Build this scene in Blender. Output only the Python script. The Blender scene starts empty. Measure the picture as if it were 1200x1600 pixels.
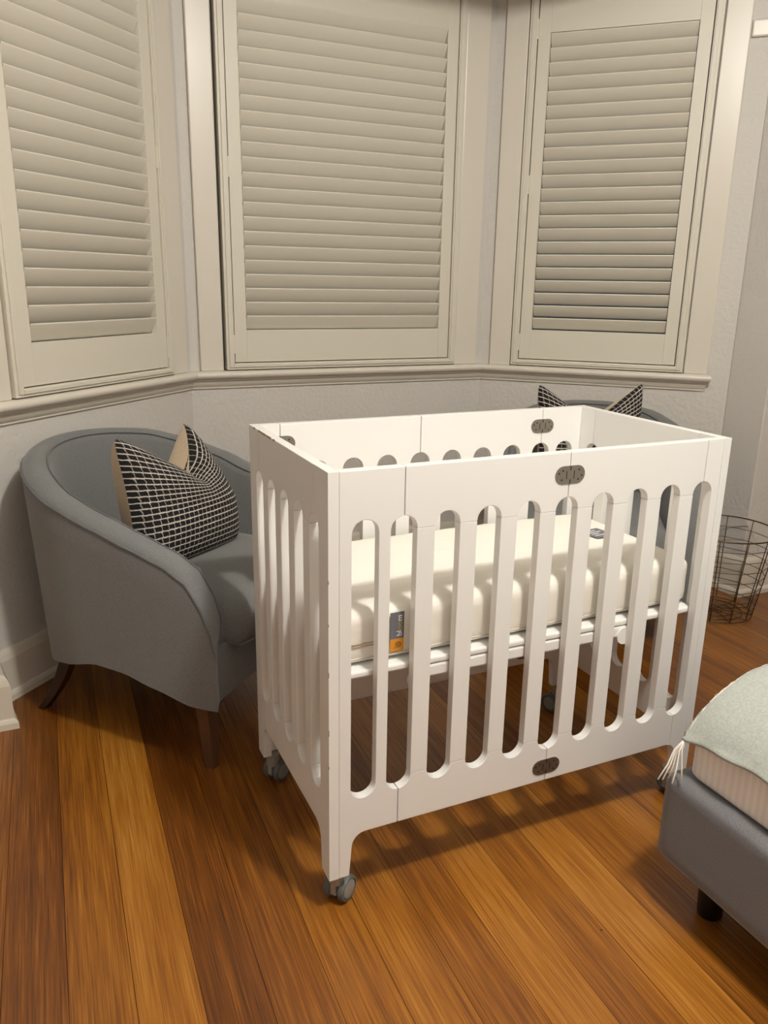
import bpy, bmesh, math, random
from mathutils import Vector, Matrix
random.seed(7)
S = bpy.context.scene
COL = S.collection
pi = math.pi

# ------------------------------------------------------------------ camera
YAW, PITCH, ROLL, FPX = 0.4303, 0.2810, 0.0165, 1235.1
fw = Vector((math.sin(YAW)*math.cos(PITCH), math.cos(YAW)*math.cos(PITCH), -math.sin(PITCH)))
rt = Vector((math.cos(YAW), -math.sin(YAW), 0)); up = rt.cross(fw)
r2 = rt*math.cos(ROLL) + up*math.sin(ROLL); u2 = -rt*math.sin(ROLL) + up*math.cos(ROLL)
cam = bpy.data.objects.new('camera', bpy.data.cameras.new('camera')); COL.objects.link(cam)
M = Matrix((r2, u2, -fw)).transposed().to_4x4(); M.translation = Vector((-0.4502, -1.2084, 1.2047))
cam.matrix_world = M
cam.data.sensor_fit = 'VERTICAL'; cam.data.sensor_height = 36; cam.data.sensor_width = 27
cam.data.lens = FPX/1600*36; cam.data.clip_start = 0.02
S.camera = cam

# ------------------------------------------------------------------ world, lamp, exposure
S.view_settings.view_transform = 'Standard'; S.view_settings.look = 'None'
S.view_settings.exposure = 0.0; S.view_settings.gamma = 1.0; S.view_settings.use_curve_mapping = False
w = bpy.data.worlds.new('night'); S.world = w; w.use_nodes = True
w.node_tree.nodes['Background'].inputs[0].default_value = (0.010, 0.014, 0.030, 1)
w.node_tree.nodes['Background'].inputs[1].default_value = 1.0
LAMP = Vector((0.42, -0.92, 2.58))
ld = bpy.data.lights.new('ceiling_light', 'POINT'); ld.energy = 124; ld.color = (1.0, 0.965, 0.90); ld.shadow_soft_size = 0.075
lo = bpy.data.objects.new('ceiling_light_bulb', ld); COL.objects.link(lo); lo.location = LAMP
ld = bpy.data.lights.new('fill_light', 'AREA'); ld.energy = 6.5; ld.color = (1.0, 0.96, 0.93); ld.shape = 'RECTANGLE'; ld.size = 1.6; ld.size_y = 1.2  # added soft fill behind the camera, not a lamp of the house
lo = bpy.data.objects.new('fill_light', ld); COL.objects.link(lo); lo.location = (-0.3, -3.1, 2.2); lo.rotation_euler = (math.radians(62), 0, 0)

# ------------------------------------------------------------------ materials
def srgb(h):
    if isinstance(h, str): h = [int(h[i:i+2], 16)/255 for i in (0, 2, 4)]
    return tuple((c/12.92 if c <= .04045 else ((c+.055)/1.055)**2.4) for c in h) + (1,)
def mat(name, col, rough=0.5, metal=0.0, **k):
    m = bpy.data.materials.new(name); m.use_nodes = True
    b = m.node_tree.nodes['Principled BSDF']
    b.inputs['Base Color'].default_value = srgb(col) if isinstance(col, str) else col
    b.inputs['Roughness'].default_value = rough; b.inputs['Metallic'].default_value = metal
    for a, v in k.items(): b.inputs[a.replace('_', ' ')].default_value = v
    return m
def N(m, t, **k):
    n = m.node_tree.nodes.new(t)
    for a, v in k.items():
        if hasattr(n, a): setattr(n, a, v)
        else: n.inputs[a.replace('_', ' ')].default_value = v
    return n
def L(m, a, b): m.node_tree.links.new(a, b)
def BS(m): return m.node_tree.nodes['Principled BSDF']
def add_bump(m, scale, strength, dist, detail=3, coord='Object', mapscale=(1, 1, 1), base=None):
    tc = N(m, 'ShaderNodeTexCoord'); mp = N(m, 'ShaderNodeMapping'); mp.inputs['Scale'].default_value = mapscale
    nz = N(m, 'ShaderNodeTexNoise'); nz.inputs['Scale'].default_value = scale; nz.inputs['Detail'].default_value = detail
    bp = N(m, 'ShaderNodeBump'); bp.inputs['Strength'].default_value = strength; bp.inputs['Distance'].default_value = dist
    L(m, tc.outputs[coord], mp.inputs[0]); L(m, mp.outputs[0], nz.inputs[0]); L(m, nz.outputs[0], bp.inputs['Height']); L(m, bp.outputs[0], BS(m).inputs['Normal'])
    if base:
        mx = N(m, 'ShaderNodeValToRGB'); mx.color_ramp.elements[0].position = .3; mx.color_ramp.elements[1].position = .7
        mx.color_ramp.elements[0].color = srgb(base[0]); mx.color_ramp.elements[1].color = srgb(base[1])
        L(m, nz.outputs[0], mx.inputs[0]); L(m, mx.outputs[0], BS(m).inputs['Base Color'])
    return nz
m_wall = mat('wall_paint', 'D5D1CA', 0.75); add_bump(m_wall, 62, 0.6, 0.006, 4)
m_ceil = mat('ceiling_paint', 'E6E2DA', 0.9)
m_trim = mat('cream_gloss_paint', 'DFD8CB', 0.32); add_bump(m_trim, 40, 0.05, 0.002)
m_skirt = mat('skirting_gloss_paint', 'D9D1C2', 0.35)
m_shut = mat('shutter_paint', 'DDD7C8', 0.42)
m_glass = mat('window_glass', 'FFFFFF', 0.02); BS(m_glass).inputs['Transmission Weight'].default_value = 1.0
m_crib = mat('white_lacquer', 'F0EFEC', 0.28)
m_hinge = mat('brushed_steel', '9A9389', 0.42, 0.9)
m_dark = mat('dark_hole', '0C0B0A', 0.8)
m_grey = mat('caster_tyre', '5E6360', 0.5)
m_greyl = mat('caster_cover', '8E8E88', 0.4)
m_greym = mat('caster_fork', 'A3A199', 0.35, 0.3)
def fabric(name, a, b, scale=450, rough=0.9, strength=0.3, sheen=0.25, tint=None):
    m = mat(name, a, rough); nz = add_bump(m, scale, strength, 0.001, 2, base=(a, b))
    BS(m).inputs['Sheen Weight'].default_value = sheen
    return m
m_chair = fabric('grey_wool_upholstery', '676868', '7D7E7D')
m_pipe = fabric('grey_piping', '56595B', '66696B')
m_leg = mat('walnut_leg', '3A2114', 0.35); add_bump(m_leg, 30, 0.1, .001, mapscale=(1, 1, .1))
m_legl = mat('brown_leg', '5B3D28', 0.35); add_bump(m_legl, 30, 0.1, .001, mapscale=(1, 1, .1))
m_beige = fabric('natural_linen', 'C2AC8E', 'D2BFA3', 300)
m_matt = mat('cotton_mattress_cover', 'EFEAE0', 0.85); add_bump(m_matt, 14, 0.35, 0.01, 4, mapscale=(1, 2.5, 1))
m_seam = mat('mattress_seam', 'D8CDBB', 0.85)
m_lab = mat('label_grey', '6B6C74', 0.8); m_labo = mat('label_orange', 'D9932A', 0.8); m_labw = mat('label_white', 'EDEBE6', 0.8)
m_laby = mat('label_ochre', 'B5A05A', 0.8); m_labb = mat('label_brown', '7A5424', 0.8)
m_bed = fabric('charcoal_bed_fabric', '605F62', '727174', 380)
m_sheet = mat('white_striped_bedding', 'E9E4DC', 0.8)
m_blanket = fabric('sage_wool_blanket', 'A2A7A1', 'B4B9B2', 200, 0.95, 0.5)
m_fringe = mat('cream_fringe', 'E4E0D6', 0.9)
m_black = mat('black_plastic', '0E0E0F', 0.25)
m_wire = mat('brass_wire', '5E4A36', 0.35, 0.85)
m_rubber = mat('door_bulb', 'D8D4CE', .4)

# striped bedding
def stripe_mat(m):
    tc = N(m, 'ShaderNodeTexCoord'); wv = N(m, 'ShaderNodeTexWave'); wv.bands_direction = 'Y'; wv.inputs['Scale'].default_value = 22
    cr = N(m, 'ShaderNodeValToRGB'); cr.color_ramp.elements[0].color = srgb('ECE8E2'); cr.color_ramp.elements[1].color = srgb('F4F1EC')
    bp = N(m, 'ShaderNodeBump'); bp.inputs['Strength'].default_value = .25; bp.inputs['Distance'].default_value = .002
    L(m, tc.outputs['Object'], wv.inputs[0]); L(m, wv.outputs[0], cr.inputs[0]); L(m, cr.outputs[0], BS(m).inputs['Base Color'])
    L(m, wv.outputs[0], bp.inputs['Height']); L(m, bp.outputs[0], BS(m).inputs['Normal'])
stripe_mat(m_sheet)

# wooden floor: tone per board from a face attribute, grain stretched along the boards
m_floor = mat('polished_timber', '8A4F1E', 0.3)
def floor_mat(m):
    at = N(m, 'ShaderNodeAttribute'); at.attribute_name = 'tone'
    tc = N(m, 'ShaderNodeTexCoord'); 
    sh = N(m, 'ShaderNodeVectorMath'); sh.operation = 'ADD'
    at2 = N(m, 'ShaderNodeAttribute'); at2.attribute_name = 'shift'
    L(m, tc.outputs['Object'], sh.inputs[0]); L(m, at2.outputs['Vector'], sh.inputs[1])
    mp = N(m, 'ShaderNodeMapping'); mp.inputs['Scale'].default_value = (1, .016, 1)
    L(m, sh.outputs[0], mp.inputs[0])
    n1 = N(m, 'ShaderNodeTexNoise'); n1.inputs['Scale'].default_value = 340; n1.inputs['Detail'].default_value = 5; n1.inputs['Roughness'].default_value = .6
    L(m, mp.outputs[0], n1.inputs[0])
    mp2 = N(m, 'ShaderNodeMapping'); mp2.inputs['Scale'].default_value = (1, .12, 1); L(m, sh.outputs[0], mp2.inputs[0])
    n2 = N(m, 'ShaderNodeTexNoise'); n2.inputs['Scale'].default_value = 11; n2.inputs['Detail'].default_value = 4
    L(m, mp2.outputs[0], n2.inputs[0])
    # long darker streaks that follow the boards
    mp4 = N(m, 'ShaderNodeMapping'); mp4.inputs['Scale'].default_value = (1, .03, 1); L(m, sh.outputs[0], mp4.inputs[0])
    n4 = N(m, 'ShaderNodeTexNoise'); n4.inputs['Scale'].default_value = 62; n4.inputs['Detail'].default_value = 3; L(m, mp4.outputs[0], n4.inputs[0])
    s4 = N(m, 'ShaderNodeMath'); s4.operation = 'MULTIPLY_ADD'; s4.inputs[1].default_value = .30; s4.inputs[2].default_value = -.15; L(m, n4.outputs[0], s4.inputs[0])
    s5 = N(m, 'ShaderNodeMath'); s5.operation = 'ADD'; L(m, s4.outputs[0], s5.inputs[0]); L(m, at.outputs['Fac'], s5.inputs[1])
    a = N(m, 'ShaderNodeMath'); a.operation = 'MULTIPLY_ADD'; a.inputs[1].default_value = .62; L(m, n1.outputs[0], a.inputs[0])
    b = N(m, 'ShaderNodeMath'); b.operation = 'MULTIPLY_ADD'; b.inputs[1].default_value = .30; L(m, n2.outputs[0], b.inputs[0])
    L(m, s5.outputs[0], b.inputs[2]); L(m, b.outputs[0], a.inputs[2])
    cr = N(m, 'ShaderNodeValToRGB'); e = cr.color_ramp.elements
    e[0].position = .44; e[0].color = srgb('391C08'); e[1].position = 1.0; e[1].color = srgb('B8853C')
    x = e.new(.64); x.color = srgb('6F3F12'); x = e.new(.80); x.color = srgb('98601D')
    L(m, a.outputs[0], cr.inputs[0]); 
    # specks
    vo = N(m, 'ShaderNodeTexVoronoi'); vo.inputs['Scale'].default_value = 9; L(m, tc.outputs['Object'], vo.inputs[0])
    cm = N(m, 'ShaderNodeMath'); cm.operation = 'LESS_THAN'; cm.inputs[1].default_value = .022; L(m, vo.outputs['Distance'], cm.inputs[0])
    mx = N(m, 'ShaderNodeMix'); mx.data_type = 'RGBA'; mx.inputs['B'].default_value = srgb('2E1408')
    L(m, cm.outputs[0], mx.inputs['Factor']); L(m, cr.outputs[0], mx.inputs['A']); L(m, mx.outputs['Result'], BS(m).inputs['Base Color'])
    bp = N(m, 'ShaderNodeBump'); bp.inputs['Strength'].default_value = .08; bp.inputs['Distance'].default_value = .001
    L(m, n1.outputs[0], bp.inputs['Height']); L(m, bp.outputs[0], BS(m).inputs['Normal'])
    n3 = N(m, 'ShaderNodeTexNoise'); n3.inputs['Scale'].default_value = 3; L(m, tc.outputs['Object'], n3.inputs[0])
    mr = N(m, 'ShaderNodeMapRange'); mr.inputs['To Min'].default_value = .24; mr.inputs['To Max'].default_value = .40
    L(m, n3.outputs[0], mr.inputs[0]); L(m, mr.outputs[0], BS(m).inputs['Roughness'])
floor_mat(m_floor)

# woven black and white cushion face (uses the cushion's own uv)
m_weave = mat('black_white_weave', 'FFFFFF', 0.9)
def weave_mat(m):
    tc = N(m, 'ShaderNodeTexCoord'); 
    nz = N(m, 'ShaderNodeTexNoise'); nz.inputs['Scale'].default_value = 60
    L(m, tc.outputs['UV'], nz.inputs[0])
    mixv = N(m, 'ShaderNodeMix'); mixv.data_type = 'VECTOR'; mixv.inputs['Factor'].default_value = .012
    L(m, tc.outputs['UV'], mixv.inputs['A']); L(m, nz.outputs['Color'], mixv.inputs['B'])
    sp = N(m, 'ShaderNodeSeparateXYZ'); L(m, mixv.outputs['Result'], sp.inputs[0])
    def band(src, n, lo, off=None):
        a = N(m, 'ShaderNodeMath'); a.operation = 'MULTIPLY'; a.inputs[1].default_value = n; L(m, src, a.inputs[0])
        if off is not None:
            o = N(m, 'ShaderNodeMath'); o.operation = 'ADD'; L(m, a.outputs[0], o.inputs[0]); L(m, off, o.inputs[1]); a = o
        f = N(m, 'ShaderNodeMath'); f.operation = 'PINGPONG'; f.inputs[1].default_value = .5; L(m, a.outputs[0], f.inputs[0])
        g = N(m, 'ShaderNodeMapRange'); g.inputs['From Min'].default_value = lo - .05; g.inputs['From Max'].default_value = lo + .05; L(m, f.outputs[0], g.inputs[0])
        return g.outputs[0], a.outputs[0]
    rv, ra = band(sp.outputs['Y'], 23, .10)
    # slight slant inside each row
    fr = N(m, 'ShaderNodeMath'); fr.operation = 'FRACT'; L(m, ra, fr.inputs[0])
    sl = N(m, 'ShaderNodeMath'); sl.operation = 'MULTIPLY'; sl.inputs[1].default_value = .18; L(m, fr.outputs[0], sl.inputs[0])
    cv, _ = band(sp.outputs['X'], 26, .034, sl.outputs[0])
    mu = N(m, 'ShaderNodeMath'); mu.operation = 'MULTIPLY'; L(m, rv, mu.inputs[0]); L(m, cv, mu.inputs[1])
    mx = N(m, 'ShaderNodeMix'); mx.data_type = 'RGBA'; mx.inputs['A'].default_value = srgb('D9D0C4'); mx.inputs['B'].default_value = srgb('121114')
    L(m, mu.outputs[0], mx.inputs['Factor']); L(m, mx.outputs['Result'], BS(m).inputs['Base Color'])
    bp = N(m, 'ShaderNodeBump'); bp.inputs['Strength'].default_value = .5; bp.inputs['Distance'].default_value = .003
    L(m, mu.outputs[0], bp.inputs['Height']); L(m, bp.outputs[0], BS(m).inputs['Normal'])
weave_mat(m_weave)

# ------------------------------------------------------------------ helpers
def link(name, bm, m, parent=None, smooth=False, loc=None, rotz=None, bevel=None, subsurf=0, angle=None):
    me = bpy.data.meshes.new(name)
    bmesh.ops.recalc_face_normals(bm, faces=bm.faces)
    bm.to_mesh(me); bm.free()
    for mm in (m if isinstance(m, (list, tuple)) else [m]): me.materials.append(mm)
    o = bpy.data.objects.new(name, me); COL.objects.link(o)
    if parent: o.parent = parent
    if loc is not None: o.location = loc
    if rotz is not None: o.rotation_euler = (0, 0, rotz)
    if smooth:
        for p in me.polygons: p.use_smooth = True
        if angle: 
            try: me.set_sharp_from_angle(angle=angle)
            except Exception: pass
    if bevel:
        b = o.modifiers.new('bevel', 'BEVEL'); b.width = bevel; b.segments = 2; b.limit_method = 'ANGLE'; b.angle_limit = math.radians(35)
    if subsurf:
        s = o.modifiers.new('sub', 'SUBSURF'); s.levels = subsurf; s.render_levels = subsurf
    return o
def box(bm, x0, x1, y0, y1, z0, z1, X=None):
    vs = [bm.verts.new((x, y, z)) for x in (x0, x1) for y in (y0, y1) for z in (z0, z1)]
    for f in ((0, 1, 3, 2), (4, 6, 7, 5), (0, 4, 5, 1), (2, 3, 7, 6), (0, 2, 6, 4), (1, 5, 7, 3)):
        bm.faces.new([vs[i] for i in f])
    if X:
        for v in vs: v.co = X @ v.co
    return vs
def tube(bm, pts, r, n=8, closed=False, r1=None):
    pts = [Vector(p) for p in pts]; rings = []; k = len(pts); prev = None
    for i, p in enumerate(pts):
        a = pts[(i-1) % k] if (closed or i > 0) else p; b = pts[(i+1) % k] if (closed or i < k-1) else p
        t = (b-a).normalized()
        if prev is None: q = t.orthogonal().normalized()
        else: q = (prev - t*prev.dot(t)).normalized()
        prev = q; s = t.cross(q)
        rr = r if r1 is None else r+(r1-r)*i/(k-1)
        rings.append([bm.verts.new(p + (q*math.cos(2*pi*j/n)+s*math.sin(2*pi*j/n))*rr) for j in range(n)])
    for i in range(k if closed else k-1):
        A, B = rings[i], rings[(i+1) % k]
        for j in range(n): bm.faces.new((A[j], A[(j+1) % n], B[(j+1) % n], B[j]))
    if not closed: bm.faces.new(rings[0][::-1]); bm.faces.new(rings[-1])
def lathe(bm, prof, n=32, X=None):
    rings = []
    for r, z in prof:
        if r < 1e-6: rings.append([bm.verts.new((0, 0, z))])
        else: rings.append([bm.verts.new((r*math.cos(2*pi*j/n), r*math.sin(2*pi*j/n), z)) for j in range(n)])
    for A, B in zip(rings, rings[1:]):
        for j in range(n):
            if len(A) == 1 and len(B) == 1: continue
            if len(A) == 1: bm.faces.new((A[0], B[j], B[(j+1) % n]))
            elif len(B) == 1: bm.faces.new((A[j], A[(j+1) % n], B[0]))
            else: bm.faces.new((A[j], A[(j+1) % n], B[(j+1) % n], B[j]))
    if X:
        for R_ in rings:
            for v in R_: v.co = X @ v.co
def plate(bm, loops, to3, thick):
    """2D loops (outer first, then holes) -> slab; to3(u,v,w) maps to 3D, w in [0,thick]"""
    tmp = bmesh.new(); es = []
    for lp in loops:
        vs = [tmp.verts.new((u, v, 0)) for u, v in lp]
        es += [tmp.edges.new((vs[i], vs[(i+1) % len(vs)])) for i in range(len(vs))]
    bmesh.ops.triangle_fill(tmp, edges=es, use_beauty=True)
    tmp.verts.index_update()
    V = [(v.co.x, v.co.y) for v in tmp.verts]; F = [[v.index for v in f.verts] for f in tmp.faces]; E = [(e.verts[0].index, e.verts[1].index) for e in tmp.edges if len(e.link_faces) == 1]
    tmp.free()
    a = [bm.verts.new(to3(u, v, 0)) for u, v in V]; b = [bm.verts.new(to3(u, v, thick)) for u, v in V]
    for f in F: bm.faces.new([a[i] for i in f]); bm.faces.new([b[i] for i in reversed(f)])
    for i, j in E: bm.faces.new((a[i], a[j], b[j], b[i]))
def empty(name, loc=(0, 0, 0), rotz=0):
    o = bpy.data.objects.new(name, None); COL.objects.link(o); o.location = loc; o.rotation_euler = (0, 0, rotz); o.empty_display_size = .1
    return o
def tag(o, label, cat, group=None):
    o['label'] = label; o['category'] = cat
    if group: o['group'] = group
    return o
def struct(o): o['kind'] = 'structure'; return o
def copy_tree(o, parent=None):
    c = o.copy(); COL.objects.link(c)
    if parent: c.parent = parent
    for ch in list(o.children): copy_tree(ch, c)
    return c

# ------------------------------------------------------------------ room
PHI = -0.0085; A_L = 0.7582; A_R = -0.7752
S2 = Vector((0.154, 1.800)); S3 = Vector((1.3845, 1.7895))
E0 = 0.045                      # sill nose stands this far in front of the wall face
def D2(a): return Vector((math.cos(a), math.sin(a)))
def frame(org, ang):
    """local x = along wall, y = into the room, z = up; y=0 is the wall face"""
    t = D2(ang); n = Vector((t.y, -t.x)); o = org - n*E0
    X = Matrix(((t.x, n.x, 0, o.x), (t.y, n.y, 0, o.y), (0, 0, 1, 0), (0, 0, 0, 1)))
    return X
XL, XC, XR = frame(S2, A_L), frame(S2, PHI), frame(S3, A_R)
ZS = 0.875; ZW = 2.30; ZC = 2.74; ZH = 2.335
W = {  # shutter frame outer s0,s1 ; wall extent s0,s1 ; sill extent
    'left': dict(X=XL, f=(-0.842, -0.115), wall=(-1.0, 0.020), sill=(-0.985, 0.0), cas=(-0.94, -0.022), n=1),
    'back': dict(X=XC, f=(0.116, 1.101), wall=(-0.020, 1.251), sill=(0.0, 1.2305), cas=(0.018, 1.213), n=2, gl=.007),
    'right': dict(X=XR, f=(0.120, 0.820), wall=(-0.020, 1.0), sill=(0.0, 0.932), cas=(0.024, 0.915), n=3)}
T = 0.16
for side, d in W.items():
    X = d['X']; s0, s1 = d['wall']; a, b = d['f']; a -= d.get('gl', .0012); b += d.get('gr', .0012)
    bm = bmesh.new()
    for (x0, x1, z0, z1) in ((s0, s1, 0, ZS-.03), (s0, a, ZS-.03, ZC), (b, s1, ZS-.03, ZC), (a, b, ZW+.02, ZC)):
        box(bm, x0, x1, -T, 0, z0, z1, X)
    struct(link('wall_bay_'+side, bm, m_wall))
    # window: sash and glass set back in the opening
    win = struct(link('window_%d' % d['n'], (lambda q: (box(q, a, b, -T, 0.0, ZS-.05, ZS-.0, X), q)[1])(bmesh.new()), m_trim))
    bm = bmesh.new()
    for (x0, x1, z0, z1) in ((a, a+.05, ZS, ZW+.02), (b-.05, b, ZS, ZW+.02), (a+.05, b-.05, ZS, ZS+.07), (a+.05, b-.05, ZW-.05, ZW+.02), (a+.05, b-.05, 1.55, 1.59)):
        box(bm, x0, x1, -.15, -.11, z0, z1, X)
    link('sash_frame', bm, m_trim, win, bevel=.002)
    bm = bmesh.new(); box(bm, a+.05, b-.05, -.132, -.128, ZS+.07, ZW-.05, X); link('window_pane', bm, m_glass, win)
    # casing boards
    c0, c1 = d['cas']; bm = bmesh.new()
    for (x0, x1) in ((c0, a-.004), (b+.004, c1)):
        if x1-x0 > .01:
            box(bm, x0, x1, 0, .020, ZS, ZC-.002, X)
    box(bm, a-.004, b+.004, 0, .020, ZW+.03, ZC-.002, X)
    struct(link('trim_casing_'+side, bm, m_trim, bevel=.004))
    # small bead on the window side of the casing
    # sill with round nose and moulding under it
    p0, p1 = d['sill']; bm = bmesh.new()
    prof = [(-.0, ZS), (.030, ZS), (.040, ZS-.003), (.0455, ZS-.011), (.045, ZS-.019), (.039, ZS-.027), (.030, ZS-.029), (.029, ZS-.034), (.022, ZS-.036), (.016, ZS-.046), (.013, ZS-.058), (.008, ZS-.061), (.008, ZS-.067), (0, ZS-.067)]
    mit = math.tan((A_L-PHI)/2)
    rings = []
    for end, s in ((0, p0), (1, p1)):
        ring = []
        for dd, z in prof:
            ss = s
            if side == 'left' and end == 1: ss = s + (E0-dd)*mit
            if side == 'back': ss = s + (E0-dd)*mit*(1 if end else -1)
            if side == 'right' and end == 0: ss = s - (E0-dd)*mit
            if side == 'right' and end == 1: ss = s - .6*(E0-dd)
            ring.append(bm.verts.new(X @ Vector((ss, dd, z))))
        rings.append(ring)
    for j in range(len(prof)-1): bm.faces.new((rings[0][j], rings[0][j+1], rings[1][j+1], rings[1][j]))
    bm.faces.new((rings[0][-1], rings[0][0], rings[1][0], rings[1][-1]))
    bm.faces.new(rings[0]); bm.faces.new(rings[1][::-1])
    struct(link('trim_sill_'+side, bm, m_trim, smooth=True, angle=math.radians(50)))

# jambs (returns) where the bay meets the main room
RC = Vector((2.137, 0.940)); LC = Vector((-0.580, 1.000))
RW = (XR @ Vector((1.0, 0, 0))).to_2d(); LW = (XL @ Vector((-1.0, 0, 0))).to_2d()
def prism(bm, pts, z0, z1):
    a = [bm.verts.new((p[0], p[1], z0)) for p in pts]; b = [bm.verts.new((p[0], p[1], z1)) for p in pts]
    bm.faces.new(a); bm.faces.new(b[::-1])
    for i in range(len(pts)): j = (i+1) % len(pts); bm.faces.new((a[i], a[j], b[j], b[i]))
XR_END = 3.6; XL_END = -2.3; YB = -3.6
bm = bmesh.new(); prism(bm, [RW, RC, (XR_END, RC.y-.01), (XR_END, RC.y+.3), (RW.x+.25, RW.y+.2)], 0, ZC); struct(link('wall_right_of_bay', bm, m_wall, bevel=.004))
bm = bmesh.new(); prism(bm, [LW, LC, (XL_END, LC.y+.015), (XL_END, LC.y+.3), (LW.x-.25, LW.y+.2)], 0, ZC); struct(link('wall_left_of_bay', bm, m_wall, bevel=.004))
# header over the bay opening
bm = bmesh.new(); prism(bm, [LC+Vector((-.02, 0)), RC+Vector((.02, 0)), RC+Vector((.02, .14)), LC+Vector((-.02, .14))], ZH, ZC); struct(link('wall_header', bm, m_wall))
bm = bmesh.new(); box(bm, XR_END, XR_END+.1, YB, 1.3, 0, ZC); struct(link('wall_right', bm, m_wall))
bm = bmesh.new(); box(bm, XL_END-.1, XL_END, YB, 1.3, 0, ZC); struct(link('wall_left', bm, m_wall))
bm = bmesh.new(); box(bm, XL_END-.1, XR_END+.1, YB-.1, YB, 0, ZC); struct(link('wall_front', bm, m_wall))
bm = bmesh.new(); box(bm, XL_END-.1, XR_END+.1, YB-.1, 2.2, ZC, ZC+.05); struct(link('ceiling', bm, m_ceil))
# picture rail on the short wall beside the right window
bm = bmesh.new(); box(bm, .918, 1.0, 0, .012, 2.078, 2.135, XR); struct(link('trim_picture_rail', bm, m_trim, bevel=.006))

# skirting boards
def skirt(name, pts, h=.158, m=m_skirt):
    """pts: wall-face polyline; room side on the left-hand normal given by sign"""
    prof = [(0, 0), (.024, 0), (.024, .018), (.020, .026), (.015, .030), (.015, h-.030), (.010, h-.012), (.004, h), (0, h)]
    bm = bmesh.new(); P = [Vector(p) for p in pts]; offs = []
    for i, p in enumerate(P):
        ns = []
        if i > 0: t = (P[i]-P[i-1]).normalized(); ns.append(Vector((t.y, -t.x)))
        if i < len(P)-1: t = (P[i+1]-P[i]).normalized(); ns.append(Vector((t.y, -t.x)))
        n = sum(ns, Vector((0, 0))).normalized(); n = n/max(.3, n.dot(ns[0])); offs.append(n)
    rings = [[bm.verts.new((p.x+n.x*d, p.y+n.y*d, z)) for d, z in prof] for p, n in zip(P, offs)]
    for A, B in zip(rings, rings[1:]):
        for j in range(len(prof)): k = (j+1) % len(prof); bm.faces.new((A[j], A[k], B[k], B[j]))
    bm.faces.new(rings[0]); bm.faces.new(rings[-1][::-1])
    return struct(link(name, bm, m))
CL = (XL @ Vector((.018, 0, 0))).to_2d(); CR = (XR @ Vector((-.018, 0, 0))).to_2d()
skirt('baseboard_left', [(XL_END, LC.y+.015), LC, LW, CL])
skirt('baseboard_back', [CL, CR])
skirt('baseboard_right', [CR, RW, RC, (XR_END, RC.y-.01)])

# floor boards
bm = bmesh.new(); tone = bm.faces.layers.float.new('tone_f')
PW = 0.108; x = -0.484 - PW*18; k = -18; tones = []
fixed = {-3: .34, -2: .22, -1: .17, 0: .25, 1: .34, 2: .15, 3: .21, 4: .27, 5: .30, 6: .25, 7: .33, 8: .28, 9: .36, 10: .24, 11: .30}
while x < 4.3:
    tv = fixed.get(k, random.uniform(.14, .32))
    vs = [bm.verts.new(c) for c in ((x+.00055, -4.2, 0), (x+PW-.00055, -4.2, 0), (x+PW-.00055, 2.4, 0), (x+.00055, 2.4, 0))]
    f = bm.faces.new(vs); tones.append((tv, random.uniform(0, 50), random.uniform(0, 5))); x += PW; k += 1
fl = link('floor', bm, m_floor); struct(fl)
fl.rotation_euler = (0, 0, PHI-math.radians(1.1)); fl.location = (0, 0, 0)
me = fl.data
a1 = me.attributes.new('tone', 'FLOAT', 'FACE'); a2 = me.attributes.new('shift', 'FLOAT_VECTOR', 'FACE')
for i, t in enumerate(tones): a1.data[i].value = t[0]; a2.data[i].vector = (t[1], t[2], 0)
bm = bmesh.new(); box(bm, -3, 4.2, -4, 2.4, -.06, -.004); struct(link('floor_underlay', bm, m_dark))

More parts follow.
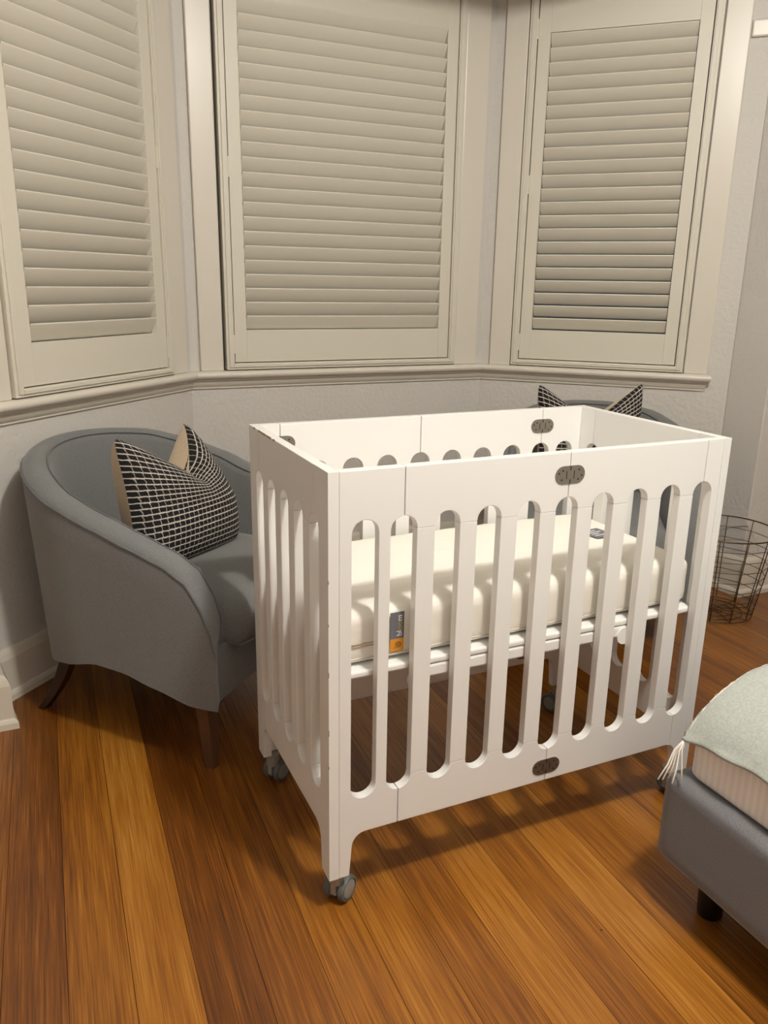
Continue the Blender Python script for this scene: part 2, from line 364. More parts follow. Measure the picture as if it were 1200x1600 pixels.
# ------------------------------------------------------------------ plantation shutters
def make_shutter(side, label):
    d = W[side]; X = d['X']; s0, s1 = d['f']; z0, z1 = ZS+.004, ZW
    t = empty('plantation_shutter', X @ Vector(((s0+s1)/2, 0, z0)))
    inv = Matrix.Translation(-t.location)
    Y = inv @ X
    bm = bmesh.new()      # stepped outer frame
    fw_ = .030
    for (x0, x1, a, b) in ((s0, s0+fw_, z0, z1), (s1-fw_, s1, z0, z1), (s0+fw_, s1-fw_, z0, z0+.024), (s0+fw_, s1-fw_, z1-.024, z1)):
        box(bm, x0, x1, -.03, .030, a, b, Y)
    q = .009
    for (x0, x1, a, b) in ((s0+q, s0+fw_-.004, z0+q, z1-q), (s1-fw_+.004, s1-q, z0+q, z1-q), (s0+fw_-.004, s1-fw_+.004, z0+q, z0+.020), (s0+fw_-.004, s1-fw_+.004, z1-.020, z1-q)):
        box(bm, x0, x1, .030, .036, a, b, Y)
    link('outer_frame', bm, m_shut, t, bevel=.0015)
    g = .0035
    p0, p1, pz0, pz1 = s0+fw_+g, s1-fw_-g, z0+.024+g, z1-.024-g
    sw = .047; lz0, lz1 = 1.029, 2.145
    bm = bmesh.new()
    box(bm, p0, p0+sw, -.002, .024, pz0, pz1, Y); link('stile', bm, m_shut, t, bevel=.0012)
    bm = bmesh.new(); box(bm, p1-sw, p1, -.002, .024, pz0, pz1, Y); link('stile', bm, m_shut, t, bevel=.0012)
    bm = bmesh.new(); box(bm, p0+sw, p1-sw, -.001, .0235, pz0, lz0-.002, Y); link('bottom_rail', bm, m_shut, t, bevel=.001)
    bm = bmesh.new(); box(bm, p0+sw, p1-sw, -.001, .0235, lz1, pz1, Y); link('top_rail', bm, m_shut, t, bevel=.001)
    # louvres
    bm = bmesh.new(); n = 22; pitch = (lz1-lz0)/n; tilt = math.radians(31); bw, bt = .0610, .0070
    if side == 'right': tilt, bw = math.radians(35), .0568
    sec = []
    for i in range(14):
        a = 2*pi*i/14+pi/14; cx = math.cos(a)*bt/2; cz = math.sin(a)*bt/2*1.3+math.copysign(bw/2-bt*.65, math.sin(a)); sec.append((cx, cz))
    for k in range(n):
        zc = lz0+pitch*(k+.5)
        R0 = []
        for xx in (p0+sw+.002, p1-sw-.002):
            R0.append([bm.verts.new(Y @ Vector((xx, .008+cx*math.cos(tilt)+cz*math.sin(tilt), zc-cx*math.sin(tilt)+cz*math.cos(tilt)))) for cx, cz in sec])
        for j in range(14): jj = (j+1) % 14; bm.faces.new((R0[0][j], R0[0][jj], R0[1][jj], R0[1][j]))
        bm.faces.new(R0[0]); bm.faces.new(R0[1][::-1])
    link('louvres', bm, m_shut, t, smooth=True, angle=math.radians(60))
    hs = p0-.004 if side != 'left' else p1+.004
    for hz in (.975, 1.60, 2.16):
        bm = bmesh.new(); box(bm, hs-.006, hs+.005, .024, .029, hz-.035, hz+.035, Y); link('hinge', bm, m_shut, t, bevel=.001)
    tag(t, label, 'window shutter', 'louvred shutters in the bay window')
make_shutter('left', 'cream louvred window shutter on the left bay wall above the cushioned armchair')
make_shutter('back', 'widest cream louvred window shutter, closed, facing the room in the middle of the bay')
make_shutter('right', 'narrow cream louvred window shutter on the right bay wall, nearest the wire basket')

# ------------------------------------------------------------------ cot
CL_, CW, CH, LEG0 = 0.92, 0.50, 0.90, 0.078
ZB, ZJ0, ZJ1, RR, RB = 0.250, 0.276, 0.784, 0.026, 0.172     # slot bottom, joints, radius, rail underside
cot = empty('baby_cot', (CL_/2, CW/2, 0)); COTI = Matrix.Translation((-CL_/2, -CW/2, 0))
TH = 0.020
def arc(cx, cz, r, a0, a1, n=8): return [(cx+r*math.cos(a0+(a1-a0)*i/n), cz+r*math.sin(a0+(a1-a0)*i/n)) for i in range(n+1)]
def fillet_leg(x0, sgn):  # leg outline from foot to rail underside, going inwards (sgn=+1 to +x)
    pts = [(x0+sgn*.042, LEG0), (x0+sgn*.047, RB-.030)]
    pts += [(x0+sgn*(.047+.028*(1-math.cos(a))), RB-.030+.030*math.sin(a)) for a in [pi/2*i/6 for i in range(1, 7)]]
    return pts
def sections(total, to3, name, slots, cut, flip):
    """cut: (xa, xb, xc): seams. Plates outside xa / xc. to3(u,z,w)."""
    g = .0007
    out = []
    def part(loops_list, nm=name):
        bm = bmesh.new()
        for lp in loops_list: plate(bm, lp, to3, TH)
        for v in bm.verts: v.co = COTI @ v.co
        out.append(link(nm, bm, m_crib, cot, bevel=.0014))
    xa, mids, xc = cut
    # left plate 0..xa
    def plateL(x1, holes):
        o = [(0, LEG0)] + fillet_leg(0, 1) + [(x1-g, RB)]
        o += arc(x1, ZJ0, RR, -pi/2-.03, -pi, 8) + arc(x1, ZJ1, RR, pi, pi/2+.03, 8)
        o += [(x1-g, CH), (0, CH)]
        lps = [o]
        for h in holes: lps.append(arc(h, ZJ0, RR, -pi, 0, 12)+arc(h, ZJ1, RR, 0, pi, 12))
        return lps
    def mirror(lps, tot): return [[(tot-u, v) for u, v in lp][::-1] for lp in lps]
    part([plateL(xa, [s for s in slots if s < xa-.03])])
    part([mirror(plateL(total-xc, [total-s for s in slots if s > xc+.03]), total)])
    seams = [xa]+mids+[xc]
    for s0, s1 in zip(seams, seams[1:]):
        ins = [s for s in slots if s0+.01 < s < s1-.01]
        top = [(s0+g, CH)]; 
        low = arc(s0, ZJ1, RR, pi/2-.03, 0, 8)
        for s in ins: low += arc(s, ZJ1, RR, pi, 0, 14)
        low += arc(s1, ZJ1, RR, pi, pi/2+.03, 8)
        topl = [(s0+g, CH)] + low + [(s1-g, CH)]
        lowb = arc(s0, ZJ0, RR, -pi/2+.03, 0, 8)
        for s in ins: lowb += arc(s, ZJ0, RR, -pi, 0, 14)
        lowb += arc(s1, ZJ0, RR, -pi, -pi/2-.03, 8)
        botl = [(s0+g, RB)] + lowb + [(s1-g, RB)]
        edges = [s0]+ins+[s1]; sl = []
        for a, b in zip(edges, edges[1:]): sl.append([[(a+RR, ZJ0+.0005), (b-RR, ZJ0+.0005), (b-RR, ZJ1-.0005), (a+RR, ZJ1-.0005)]])
        part([[topl], [botl]]+sl)
P = .0887
slF = [.070]+[.145+P*k for k in range(9)]
front3 = lambda u, v, w_: Vector((u*1.0, w_, v))
SQ = (CL_-2*.0)/CL_
sections(CL_, lambda u, v, w_: Vector((min(max(u, TH+.0006), CL_-TH-.0006), w_, v)), 'front_panel', slF, (.145, [.145+P*4], .145+P*8), 0)
sections(CL_, lambda u, v, w_: Vector((min(max(CL_-u, TH+.0006), CL_-TH-.0006), CW-w_, v)), 'back_panel', slF, (.145, [.145+P*4], .145+P*8), 0)
slE = [.0735+.08825*k for k in range(5)]
sections(CW, lambda u, v, w_: Vector((w_, u, v)), 'end_panel', slE, (slE[0], [], slE[4]), 0)
sections(CW, lambda u, v, w_: Vector((CL_-w_, u, v)), 'end_panel', slE, (slE[0], [], slE[4]), 0)
# stadium hinges
def hinge(x, y, z, sgn):
    bm = bmesh.new(); h, r = .017, .018
    lp = arc(x+h, z, r, -pi/2, pi/2, 10)+arc(x-h, z, r, pi/2, 3*pi/2, 10)
    plate(bm, [lp], lambda u, v, w_: Vector((u, y+sgn*w_, v)), .0016)
    o = link('hinge', (lambda b: ([setattr(v, 'co', COTI @ v.co) for v in b.verts], b)[1])(bm), m_hinge, cot, bevel=.0004)
    bm = bmesh.new()
    box(bm, x-.001, x+.001, y+sgn*.0016-.0003, y+sgn*.0016+.0003, z+.009, z+.0175); box(bm, x-.001, x+.001, y+sgn*.0016-.0003, y+sgn*.0016+.0003, z-.0175, z-.009)
    for dx in (-.0095, .0080): box(bm, x+dx, x+dx+.0015, y+sgn*.0016-.0003, y+sgn*.0016+.0003, z-.008, z+.008)
    for (dx, dz) in ((-.027, .004), (-.020, -.009), (-.018, .009), (.027, -.003), (.020, .009), (.019, -.010)):
        lathe(bm, [(0, -.0003), (.0018, -.0003), (.0018, .0003), (0, .0003)], 8, Matrix.Translation((x+dx, y+sgn*.0017, z+dz)) @ Matrix.Rotation(pi/2, 4, 'X'))
    for v in bm.verts: v.co = COTI @ v.co
    link('screw_holes', bm, m_dark, o)
x2 = .145+P*4; xc_ = .145+P*8
for z in (.855, .207):
    hinge(x2, 0, z, -1); hinge(.145, TH, z, 1); hinge(xc_, TH, z, 1)
    hinge(CL_-x2, CW, z, 1); hinge(CL_-.145, CW-TH, z, -1); hinge(CL_-xc_, CW-TH, z, -1)
# chipped paint along the top of the left end
m_chip = mat('bare_wood', '9A8A70', .8)
for (y, l) in ((.455, .010), (.395, .060), (.345, .030), (.31, .012)):
    bm = bmesh.new(); n = 6; zt = [CH-.0022-random.uniform(.0004, .0018) for _ in range(n+1)]
    A = [bm.verts.new(COTI @ Vector((xx, y-l/2+l*i/n, z_))) for xx in (-.0004, .0012) for i in range(n+1) for z_ in (zt[i], CH+.0003)]
    m2 = 2*(n+1)
    for i in range(n):
        k = 2*i
        bm.faces.new((A[k], A[k+1], A[k+3], A[k+2])); bm.faces.new((A[m2+k], A[m2+k+2], A[m2+k+3], A[m2+k+1])); bm.faces.new((A[k+1], A[m2+k+1], A[m2+k+3], A[k+3])); bm.faces.new((A[k], A[k+2], A[m2+k+2], A[m2+k]))
    bm.faces.new((A[0], A[m2], A[m2+1], A[1])); bm.faces.new((A[m2-2], A[m2-1], A[2*m2-1], A[2*m2-2]))
    link('paint_chip', bm, m_chip, cot)
for (z, l) in ((.70, .006), (.52, .010), (.40, .012), (.33, .006), (.62, .004)):
    bm = bmesh.new(); box(bm, -.0004, .0010, -.0004, .0010, z, z+l, COTI); link('paint_chip', bm, m_chip, cot)
# mattress base boards
bm = bmesh.new(); box(bm, TH+.002, CL_-TH-.004, .024, CW-.024, .493, .507)
for v in bm.verts: v.co = COTI @ v.co
link('mattress_base', bm, m_crib, cot, bevel=.004)
bm = bmesh.new(); box(bm, .205, .745, .024, CW-.024, .466, .4915)
for v in bm.verts: v.co = COTI @ v.co
link('mattress_base', bm, m_crib, cot, bevel=.004)
# brackets that hold the base
for xx in (.19, .70):
    for yy in (TH, CW-TH-.004):
        bm = bmesh.new(); plate(bm, [arc(xx, .47, .020, 0, 2*pi, 16)[:-1]], lambda u, v, w_: COTI @ Vector((u, yy+w_, v)), .004); link('bracket', bm, m_crib, cot)
# casters
def caster(cx, cy, ang):
    c = empty('caster', (cx-CL_/2, cy-CW/2, 0)); c.parent = cot; c.rotation_euler = (0, 0, ang)
    bm = bmesh.new(); lathe(bm, [(0, .046), (.014, .046), (.016, .060), (.016, LEG0-.002), (.0, LEG0-.002)], 20); tube(bm, [(0, 0, .055), (.012, 0, .040), (.016, 0, .030)], .009, 10)
    box(bm, -.012, .020, -.006, .006, .022, .058)
    link('fork', bm, m_greym, c, smooth=True, angle=.6)
    for s in (-1, 1):
        RX = Matrix.Translation((.014, s*.0155, .0275)) @ Matrix.Rotation(-s*pi/2, 4, 'X')
        bm = bmesh.new(); lathe(bm, [(.012, -.0085), (.0235, -.0085), (.0275, -.004), (.0275, .003), (.0255, .0075), (.0215, .0085), (.0215, .006), (.012, .006)], 36, RX); 
        wv = link('wheel', bm, m_grey, c, smooth=True, angle=.5)
        bm = bmesh.new(); lathe(bm, [(0, .0095), (.010, .0093), (.0185, .0080), (.0203, .0060), (.0203, .002), (0, .002)], 36, RX); link('hub_cap', bm, m_greyl, wv, smooth=True, angle=.6)
caster(.026, .030, math.radians(35)); caster(.026, CW-.030, math.radians(30)); caster(CL_-.017, .036, math.radians(0)); caster(CL_-.028, CW-.030, math.radians(110))
tag(cot, 'white wooden folding baby cot with rounded slots, standing on grey casters', 'cot')

# ------------------------------------------------------------------ cot mattress
def soft_box(bm, x0, x1, y0, y1, z0, z1, r, nx=40, ny=22, nz=8, puff=.004, seed=1, wr=.0):
    rnd = random.Random(seed)
    cx, cy, cz = (x0+x1)/2, (y0+y1)/2, (z0+z1)/2; hx, hy, hz = (x1-x0)/2, (y1-y0)/2, (z1-z0)/2
    b2 = bmesh.new()
    def grid(ax):
        dims = {'x': (ny, nz), 'y': (nx, nz), 'z': (nx, ny)}[ax]
        for sgn in (-1, 1):
            g = []
            for i in range(dims[0]+1):
                row = []
                for j in range(dims[1]+1):
                    a = -1+2*i/dims[0]; b = -1+2*j/dims[1]
                    c = {'x': (sgn, a, b), 'y': (a, sgn, b), 'z': (a, b, sgn)}[ax]; row.append(b2.verts.new(c))
                g.append(row)
            for i in range(dims[0]):
                for j in range(dims[1]): b2.faces.new((g[i][j], g[i+1][j], g[i+1][j+1], g[i][j+1]))
    for ax in 'xyz': grid(ax)
    bmesh.ops.remove_doubles(b2, verts=b2.verts, dist=1e-5)
    for v in b2.verts:
        c = v.co; p = Vector((c.x*hx, c.y*hy, c.z*hz))
        q = Vector((max(-hx+r, min(hx-r, p.x)), max(-hy+r, min(hy-r, p.y)), max(-hz+r, min(hz-r, p.z))))
        dlt = p-q
        if dlt.length > 1e-9: p = q+dlt.normalized()*r
        if c.z > .99: p.z += puff*(1-c.x**2)*(1-c.y**2)
        if wr:
            p.y += wr*math.sin(p.x*75+c.z*2)*(1-abs(c.z))*(1 if abs(c.y) > .98 else 0)*.6
            p.z += wr*.4*math.sin(p.x*60)*math.sin(p.y*40)*(1 if c.z > .9 else 0)
        v.co = p+Vector((cx, cy, cz))
    vm = {v: bm.verts.new(v.co) for v in b2.verts}
    for f in b2.faces: bm.faces.new([vm[v] for v in f.verts])
    b2.free()
mt = empty('cot_mattress', (.455, .25, .507)); MI = Matrix.Translation((-.455, -.25, -.507))
bm = bmesh.new(); soft_box(bm, .026, .8990, .044, .462, .5075, .617, .022, 60, 26, 8, .006, wr=.002)
for v in bm.verts: v.co = MI @ v.co
link('cover', bm, m_matt, mt, smooth=True)
def loop_pts(x0, x1, y0, y1, z, r=.03):
    pts = []
    for (cx, cy, a) in ((x1-r, y1-r, 0), (x0+r, y1-r, pi/2), (x0+r, y0+r, pi), (x1-r, y0+r, 3*pi/2)):
        pts += [(cx+r*math.cos(a+pi/2*i/6), cy+r*math.sin(a+pi/2*i/6), z) for i in range(7)]
    return pts
bm = bmesh.new(); tube(bm, loop_pts(.028, .8970, .046, .460, .522, .022), .0022, 8, True)
for v in bm.verts: v.co = MI @ v.co
link('piping', bm, m_seam, mt, smooth=True)
bm = bmesh.new()
for zz in (.548, .5535): tube(bm, [(x_, .0433, zz) for x_ in (.06, .08, .10, .118)], .0012, 6)
for v in bm.verts: v.co = MI @ v.co
link('zip', bm, mat('zip_tape', 'B59E86', .8), mt)
# woven label with its lettering, hanging on the front edge
def text(body, size, m, parent, X, name, ext=.0002):
    cu = bpy.data.curves.new(name, 'FONT'); cu.body = body; cu.size = size; cu.extrude = ext; cu.align_x = 'LEFT'
    to = bpy.data.objects.new(name+'_tmp', cu); COL.objects.link(to)
    dg = bpy.context.evaluated_depsgraph_get(); me = bpy.data.meshes.new_from_object(to.evaluated_get(dg))
    bpy.data.objects.remove(to); me.transform(X); me.name = name; me.materials.clear(); me.materials.append(m)
    o = bpy.data.objects.new(name, me); COL.objects.link(o); o.parent = parent
    return o
LX0, LX1, LZ0, LZm, LZ1 = .1405, .1690, .527, .5525, .607
ly = .0400
bm = bmesh.new()
for (za, zb) in ((LZm, LZ1),): box(bm, LX0, LX1, ly, ly+.0012, za, zb)
for v in bm.verts: v.co = MI @ v.co
lab = link('brand_label', bm, m_lab, mt); lab['label'] = 'grey and orange woven label'
bm = bmesh.new(); box(bm, LX0, LX1, ly, ly+.0012, LZ0, LZm)
for v in bm.verts: v.co = MI @ v.co
link('orange_patch', bm, m_labo, lab)
RT = MI @ Matrix.Translation((LX1-.0045, ly-.0004, LZm+.005)) @ Matrix.Rotation(pi/2, 4, 'X') @ Matrix.Rotation(pi/2, 4, 'Z')
text('bl', .0165, m_labw, lab, RT, 'letters')
text('oo', .0165, m_laby, lab, RT @ Matrix.Translation((.0130, 0, 0)), 'letters')
text('m', .0165, m_labw, lab, RT @ Matrix.Translation((.0310, 0, 0)), 'letters')
bm = bmesh.new(); RX = MI @ Matrix.Translation((LX1-.012, ly-.0004, LZm-.012)) @ Matrix.Rotation(pi/2, 4, 'X')
lathe(bm, [(.0045, 0), (.0062, 0), (.0062, .0004), (.0045, .0004), (.0045, 0)], 24, RX); lathe(bm, [(0, .0004), (.0022, .0004), (.0022, 0), (0, 0)], 16, RX)
box(bm, LX1-.022, LX1-.017, ly-.0004, ly, LZm-.019, LZm-.0178, MI)
link('emblem', bm, m_labb, lab)
# grey label on top near the far end
LT = MI @ Matrix.Translation((.803, .262, .6225)) @ Matrix.Rotation(math.radians(8), 4, 'Z')
bm = bmesh.new(); box(bm, -.030, .030, -.030, .030, 0, .0012, LT); lt = link('care_label', bm, m_lab, mt)
bm = bmesh.new()
for i, (a, b) in enumerate(((-.022, .010), (-.022, .018), (-.022, .002), (-.022, .014))): box(bm, a, b, .016-.011*i, .019-.011*i, .0012, .0015, LT)
link('print', bm, m_labw, lt)
tag(mt, 'cream cotton cot mattress with grey and orange label, lying inside the white cot', 'mattress')

# ------------------------------------------------------------------ tub armchairs (local: +x forward, +y to its left)
def lerp(a, b, t): return a+(b-a)*t
def interp(tab, x):
    if x <= tab[0][0]: return tab[0][1]
    for (a, b), (c, d) in zip(tab, tab[1:]):
        if x <= c:
            t = (x-a)/(c-a); t = t*t*(3-2*t)*.35+t*.65; return lerp(b, d, t)
    return tab[-1][1]
TOPZ = [(-.39, .765), (-.30, .750), (-.20, .720), (-.08, .682), (.05, .642), (.16, .610), (.25, .580), (.31, .545), (.345, .49), (.365, .43), (.375, .36)]
HEM = [(-.40, .163), (-.25, .166), (-.12, .205), (.0, .238), (.10, .235), (.20, .212), (.30, .184), (.38, .182)]
def make_chair():
    t = empty('tub_armchair')
    Ro, half, fx = .360, .345, .375
    path = []
    n1, n2 = 22, 30
    cxb = -.02
    for i in range(n1): 
        q = i/n1; q = 1-(1-q)**1.0
        path.append((lerp(fx, cxb, (q**1.6 if q < 1 else 1)), half*lerp(.93, 1, min(1, q*1.5)), 0))
    path = [(x_, -y_) for x_, y_, _ in path]
    for i in range(n2+1):
        a = -pi/2 - pi*i/n2; path.append((cxb+Ro*math.cos(a), half*math.sin(a)))
    rev = [(x_, -y_) for x_, y_ in path[:n1]][::-1]; path += rev
    K = len(path); rings = []; th = .075
    seam_o, seam_i = [], []
    bm = bmesh.new()
    for i, (x_, y_) in enumerate(path):
        a = Vector(path[max(0, i-1)]); b = Vector(path[min(K-1, i+1)]); tg = (b-a).normalized(); nin = Vector((-tg.y, tg.x))
        if nin.dot(Vector((cxb, 0))-Vector((x_, y_))) < 0: nin = -nin
        zt = interp(TOPZ, x_); hz = interp(HEM, x_); r = min(th/2, (zt-hz)/3)
        # flare: upper part leans a little outward
        prof = []
        def P(dn, z): 
            fl_ = -.024*(z-.2)/.5
            return Vector((x_+nin.x*(dn+fl_), y_+nin.y*(dn+fl_), z))
        for k in range(7): prof.append(P(0, lerp(hz, zt-r*.9, k/6)))
        for k in range(1, 8): 
            an = pi*k/8; prof.append(P(th/2-math.cos(an)*th/2, zt-r*.9+math.sin(an)*r*.9))
        for k in range(5): prof.append(P(th+(.020*k/4), lerp(zt-r*.9, .30, k/4)))
        prof.append(P(th+.02, hz+.015)); prof.append(P(.02, hz+.004))
        rings.append([bm.verts.new(p_) for p_ in prof])
        seam_o.append(P(.001, zt-r*.9)+Vector((-nin.x*.001, -nin.y*.001, .008))); seam_i.append(P(th-.006, zt-r*.3))
    m_ = len(rings[0])
    for A, B in zip(rings, rings[1:]):
        for j in range(m_): k = (j+1) % m_; bm.faces.new((A[j], A[k], B[k], B[j]))
    bm.faces.new(rings[0]); bm.faces.new(rings[-1][::-1])
    link('shell', bm, m_chair, t, smooth=True, angle=math.radians(60))
    bm = bmesh.new(); tube(bm, seam_o, .0028, 6); tube(bm, seam_i, .0024, 6); link('piping', bm, m_pipe, t, smooth=True)
    # seat cushion, D shaped with a bulging front
    bm = bmesh.new(); lay = []
    pl = []
    wy = half-th-.018
    for i in range(9): 
        q = -1+2*i/8; pl.append((.395+.022*(1-q*q), q*(wy+.0)))
    for i in range(17):
        a = pi/2+pi*i/16; pl.append((-.03+(Ro-th-.02)*math.cos(a), wy*math.sin(a)))
    def ringat(sc, z, dome=0):
        return [bm.verts.new(((px-.06)*sc+.06, py*sc, z)) for px, py in pl]
    levels = [(.93, .325), (.985, .335), (1.0, .36), (1.0, .40), (.985, .425), (.94, .442), (.85, .452), (.6, .462), (.3, .467)]
    R_ = [ringat(s, z) for s, z in levels]
    for A, B in zip(R_, R_[1:]):
        for j in range(len(pl)): k = (j+1) % len(pl); bm.faces.new((A[j], A[k], B[k], B[j]))
    bm.faces.new(R_[0][::-1]); bm.faces.new(R_[-1])
    link('seat_cushion', bm, m_chair, t, smooth=True)
    bm = bmesh.new(); tube(bm, [(.398+.022*(1-q*q), q*wy, .338) for q in [-1+2*i/12 for i in range(13)]], .003, 6)
    link('cushion_piping', bm, m_pipe, t, smooth=True)
    # front rail
    bm = bmesh.new(); nn = 12; rr = []
    for i in range(nn+1):
        q = -1+2*i/nn; y_ = q*(half-.045); xf = .355+.012*(1-q*q); zb = .188+.028*(1-q*q)
        rr.append([bm.verts.new(c) for c in ((xf-.07, y_, zb+.01), (xf, y_, zb), (xf+.004, y_, .26), (xf, y_, .335), (xf-.07, y_, .335))])
    for A, B in zip(rr, rr[1:]):
        for j in range(5): k = (j+1) % 5; bm.faces.new((A[j], A[k], B[k], B[j]))
    bm.faces.new(rr[0]); bm.faces.new(rr[-1][::-1]); link('front_rail', bm, m_chair, t, smooth=True, angle=.7)
    bm = bmesh.new(); box(bm, -.22, .30, -.24, .24, .235, .30); link('seat_base', bm, m_chair, t)
    # legs
    for s in (-1, 1):
        bm = bmesh.new(); rings = []
        for (z, x_, h) in ((.225, .305, .021), (.12, .318, .018), (.0, .328, .013)):
            rings.append([bm.verts.new((x_+dx*h, s*(.285+(.225-z)*.04)+dy*h, z)) for dx, dy in ((-1, -1), (1, -1), (1, 1), (-1, 1))])
        for A, B in zip(rings, rings[1:]):
            for j in range(4): k = (j+1) % 4; bm.faces.new((A[j], A[k], B[k], B[j]))
        bm.faces.new(rings[0]); bm.faces.new(rings[-1][::-1]); link('leg', bm, m_legl, t, bevel=.002)
        bm = bmesh.new(); rings = []
        for q in range(9):
            u = q/8; z = .24*(1-u); x_ = -.185-.105*u**1.9; h = lerp(.026, .012, u)
            rings.append([bm.verts.new((x_+dx*h, s*(.245+.03*u)+dy*.014, z)) for dx, dy in ((-1, -1), (1, -1), (1, 1), (-1, 1))])
        for A, B in zip(rings, rings[1:]):
            for j in range(4): k = (j+1) % 4; bm.faces.new((A[j], A[k], B[k], B[j]))
        bm.faces.new(rings[0]); bm.faces.new(rings[-1][::-1]); link('leg', bm, m_leg, t, bevel=.002)
    return t
ch1 = make_chair(); ch2 = copy_tree(ch1)
ch1.location = (-.088, 1.030, 0); ch1.rotation_euler = (0, 0, math.atan2(-.7637, .6455))
ch2.location = (1.435, 1.072, 0); ch2.rotation_euler = (0, 0, math.atan2(-.80, -.60))
tag(ch1, 'grey upholstered tub armchair left of the white cot, under the left window', 'armchair', 'grey tub armchairs')
tag(ch2, 'grey upholstered tub armchair behind the right end of the white cot', 'armchair', 'grey tub armchairs')

# ------------------------------------------------------------------ chopped cushions
def make_pillow(v0x, dipd, fold, w=.43, h=.43):
    t = empty('throw_cushion'); n = 36
    def shape(u, v, side):
        # u,v in [-1,1]
        e = max(0.0, (1-abs(u)**3.0))*max(0.0, (1-abs(v)**3.0))
        th = .092*e**.55
        pin = 1-.10*(1-v*v)*(abs(u)) ; pin2 = 1-.10*(1-u*u)*abs(v)
        cr_ = 1-.07*abs(u*v)**7; x = u*w/2*(1-.08*(1-v*v))*cr_; z = v*h/2*(1-.05*(1-u*u))*cr_
        k = max(0, 1-abs(u-v0x)/(1.0+ (v0x if u < v0x else -v0x)))
        vv = max(0, (v+.25)/1.25)
        z -= dipd*(k**1.1)*vv**1.6*h/2
        pinch = math.exp(-((u-v0x)/.22)**2)*vv**2
        th *= (1-.55*pinch)
        y = side*th*(1.45 if side > 0 else .9)
        y += .035*pinch*(1 if side < 0 else .2)
        # fold: right of the chop swings back
        if u > v0x:
            q = (u-v0x)/(1-v0x); y += fold*q*vv; x -= fold*.75*q*vv
        y += .018*u*u
        return Vector((x, y, z+h/2))
    for nm, side, m in (('patterned_front', -1, m_weave), ('plain_back', 1, m_beige)):
        bm = bmesh.new(); uv = bm.loops.layers.uv.new('UVMap'); g = []
        for i in range(n+1):
            g.append([bm.verts.new(shape(-1+2*i/n, -1+2*j/n, side)) for j in range(n+1)])
        for i in range(n):
            for j in range(n):
                f = bm.faces.new((g[i][j], g[i+1][j], g[i+1][j+1], g[i][j+1]))
                for lp, (a, b) in zip(f.loops, ((i, j), (i+1, j), (i+1, j+1), (i, j+1))): lp[uv].uv = (a/n, b/n)
        link(nm, bm, m, t, smooth=True)
    return t
p1 = make_pillow(.14, .80, .08, .41, .385)
p1.location = (-.048, .930, .450); p1.rotation_euler = (math.radians(-9), 0, math.radians(36))
tag(p1, 'black and white woven cushion with beige back in the left grey armchair', 'cushion', 'black and white chopped cushions')
p2 = make_pillow(.0, .70, -.01, .42, .43)
p2.location = (1.445, 1.08, .450); p2.rotation_euler = (math.radians(-8), 0, math.radians(-14))
tag(p2, 'black and white woven cushion whose two corners show above the far cot rail', 'cushion', 'black and white chopped cushions')

# ------------------------------------------------------------------ wire basket
bk = empty('wire_basket', (1.922, .862, 0)); H_, r0, r1 = .335, .138, .190
bm = bmesh.new(); tube(bm, [(r1*math.cos(2*pi*i/48), r1*math.sin(2*pi*i/48), H_) for i in range(48)], .0026, 8, True); link('rim', bm, m_wire, bk, smooth=True)
bm = bmesh.new()
nv = 12
for i in range(nv):
    a = 2*pi*(i+.3)/nv; c, s = math.cos(a), math.sin(a)
    pts = [(lerp(r0, r1, q/5)*c, lerp(r0, r1, q/5)*s, lerp(.006, H_, q/5)) for q in range(6)]
    tube(bm, pts, .0019, 6)
for k in range(1, 8):
    z = H_*k/8; r = lerp(r0, r1, k/8)
    pts = []
    for i in range(nv*4):
        a = 2*pi*(i/4+.3)/nv; q = (i % 4)/4; rr = r*(1-.03*math.sin(pi*q)); pts.append((rr*math.cos(a), rr*math.sin(a), z-.0*math.sin(pi*q)))
    tube(bm, pts, .0013, 5, True)
link('side_wires', bm, m_wire, bk, smooth=True)
bm = bmesh.new()
for r in (.138, .105, .07, .035): tube(bm, [(r*math.cos(2*pi*i/36), r*math.sin(2*pi*i/36), .005) for i in range(36)], .0018, 6, True)
for i in range(6):
    a = pi*(i+.3)/6; tube(bm, [(-r0*math.cos(a), -r0*math.sin(a), .008), (r0*math.cos(a), r0*math.sin(a), .008)], .0016, 6)
link('base_wires', bm, m_wire, bk, smooth=True)
tag(bk, 'empty bronze wire basket on the timber floor by the right wall', 'basket')

# ------------------------------------------------------------------ bed corner
BX, BY = .612, -.221
bed = empty('bed', (BX+.75, BY-1.0, 0)); BI = Matrix.Translation((-(BX+.75), -(BY-1.0), 0))
bm = bmesh.new(); soft_box(bm, BX, BX+1.5, BY-2.0, BY, .116, .302, .014, 60, 70, 12, 0)
for v in bm.verts: v.co = BI @ v.co
link('upholstered_base', bm, m_bed, bed, smooth=True)
for (lx, ly_) in ((.700, -.300), (2.03, -.300), (.700, -2.12), (2.03, -2.12)):
    bm = bmesh.new(); lathe(bm, [(0, 0), (.022, 0), (.024, .004), (.029, .119), (0, .119)], 28, BI @ Matrix.Translation((lx, ly_, 0))); link('leg', bm, m_black, bed, smooth=True, angle=.6)
tag(bed, 'grey upholstered bed base on black legs, its corner entering at the lower right', 'bed')
bmt = empty('bed_mattress', (BX+.75, BY-1.0, .302))
def zf(x_, y_):
    dx = max(0, x_-(BX+.022)); dy = max(0, (BY-.028)-y_)
    return .384+.125*(1-math.exp(-dx/.08))+.034*(1-math.exp(-dy/.15))*math.exp(-dx/.1)
bm = bmesh.new(); soft_box(bm, BX+.030, BX+1.465, BY-1.965, BY-.030, .303, .405, .016, 90, 90, 8, 0)
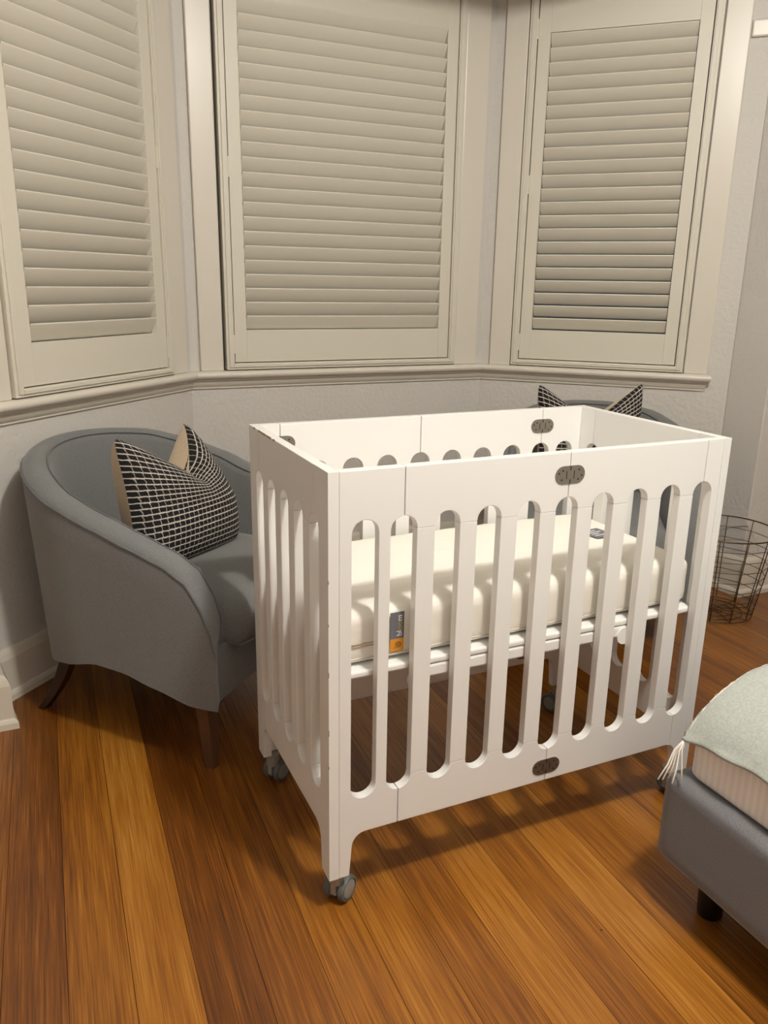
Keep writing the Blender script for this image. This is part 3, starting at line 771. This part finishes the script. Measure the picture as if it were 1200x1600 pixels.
for v in bm.verts: v.co.z = .303+(v.co.z-.303)/.102*(zf(v.co.x, v.co.y)-.306)
for v in bm.verts: v.co = Matrix.Translation((-(BX+.75), -(BY-1.0), -.302)) @ v.co
link('cover', bm, m_sheet, bmt, smooth=True)
tag(bmt, 'mattress in white striped bedding lying on the grey bed base', 'mattress')
# blanket
bl = empty('throw_blanket', (BX+.75, BY-1.0, .41)); TI = Matrix.Translation((-(BX+.75), -(BY-1.0), -.41))
bm = bmesh.new(); nx, ny = 60, 60; X0, X1, Y0, Y1 = BX+.018, BX+1.3, BY-1.2, BY-.018
def bz(x_, y_):
    ed = min(x_-X0, Y1-y_)
    drop = max(0, 1-ed/.022)**2*.008
    return zf(x_, y_)+.004-drop+(.002*math.sin(x_*38+y_*11)+.0025*math.sin(y_*33+x_*9))*min(1, ed*12)
top = [[None]*(ny+1) for _ in range(nx+1)]; bot = [[None]*(ny+1) for _ in range(nx+1)]
for i in range(nx+1):
    for j in range(ny+1):
        x_ = lerp(X0, X1, (i/nx)**1.4); y_ = lerp(Y1, Y0, (j/ny)**1.4)
        x2_ = x_+(.003*math.sin(y_*60) if i == 0 else 0); y2_ = y_+(.003*math.sin(x_*50) if j == 0 else 0)
        z = bz(x_, y_); top[i][j] = bm.verts.new((x2_, y2_, z+.004)); bot[i][j] = bm.verts.new((x2_, y2_, z-.001))
for i in range(nx):
    for j in range(ny):
        bm.faces.new((top[i][j], top[i+1][j], top[i+1][j+1], top[i][j+1])); bm.faces.new((bot[i][j], bot[i][j+1], bot[i+1][j+1], bot[i+1][j]))
for i in range(nx):
    bm.faces.new((top[i][0], bot[i][0], bot[i+1][0], top[i+1][0])); bm.faces.new((top[i][ny], top[i+1][ny], bot[i+1][ny], bot[i][ny]))
for j in range(ny):
    bm.faces.new((top[0][j], top[0][j+1], bot[0][j+1], bot[0][j])); bm.faces.new((top[nx][j], bot[nx][j], bot[nx][j+1], top[nx][j+1]))
for v in bm.verts: v.co = TI @ v.co
link('cloth', bm, m_blanket, bl, smooth=True)
bm = bmesh.new()
zc_ = bz(X0+.002, Y1-.002)+.002
for i in range(6):
    dx = random.uniform(-.010, .008); sp_ = -.004-.007*i
    pts = [(X0+.004, Y1-.004, zc_), (X0-.006+sp_*.3, Y1-.004+dx*.5, zc_-.022), (X0-.010+sp_*.6, Y1-.010+dx, zc_-.050), (X0-.014+sp_*1.1, Y1-.016+dx*1.4, .309)]
    tube(bm, pts, .0017, 5)
for v in bm.verts: v.co = TI @ v.co
link('corner_tassel', bm, m_fringe, bl, smooth=True)
bm = bmesh.new()
tube(bm, [(x_, Y1-.001, bz(x_, Y1)+.002+.0015*math.sin(x_*300)) for x_ in [X0+.005+i*.008 for i in range(100)]], .0026, 5)
for i in range(46):
    x_ = X0+.012+i*.018+random.uniform(-.004, .004)
    tube(bm, [(x_, Y1, bz(x_, Y1)+.002), (x_+random.uniform(-.004, .004), Y1+.008, bz(x_, Y1)-.006), (x_+random.uniform(-.006, .006), Y1+.010, bz(x_, Y1)-.018)], .0013, 4)
for v in bm.verts: v.co = TI @ v.co
link('fringe', bm, m_fringe, bl, smooth=True)
tag(bl, 'sage green wool throw with cream fringe spread over the bed corner', 'blanket')
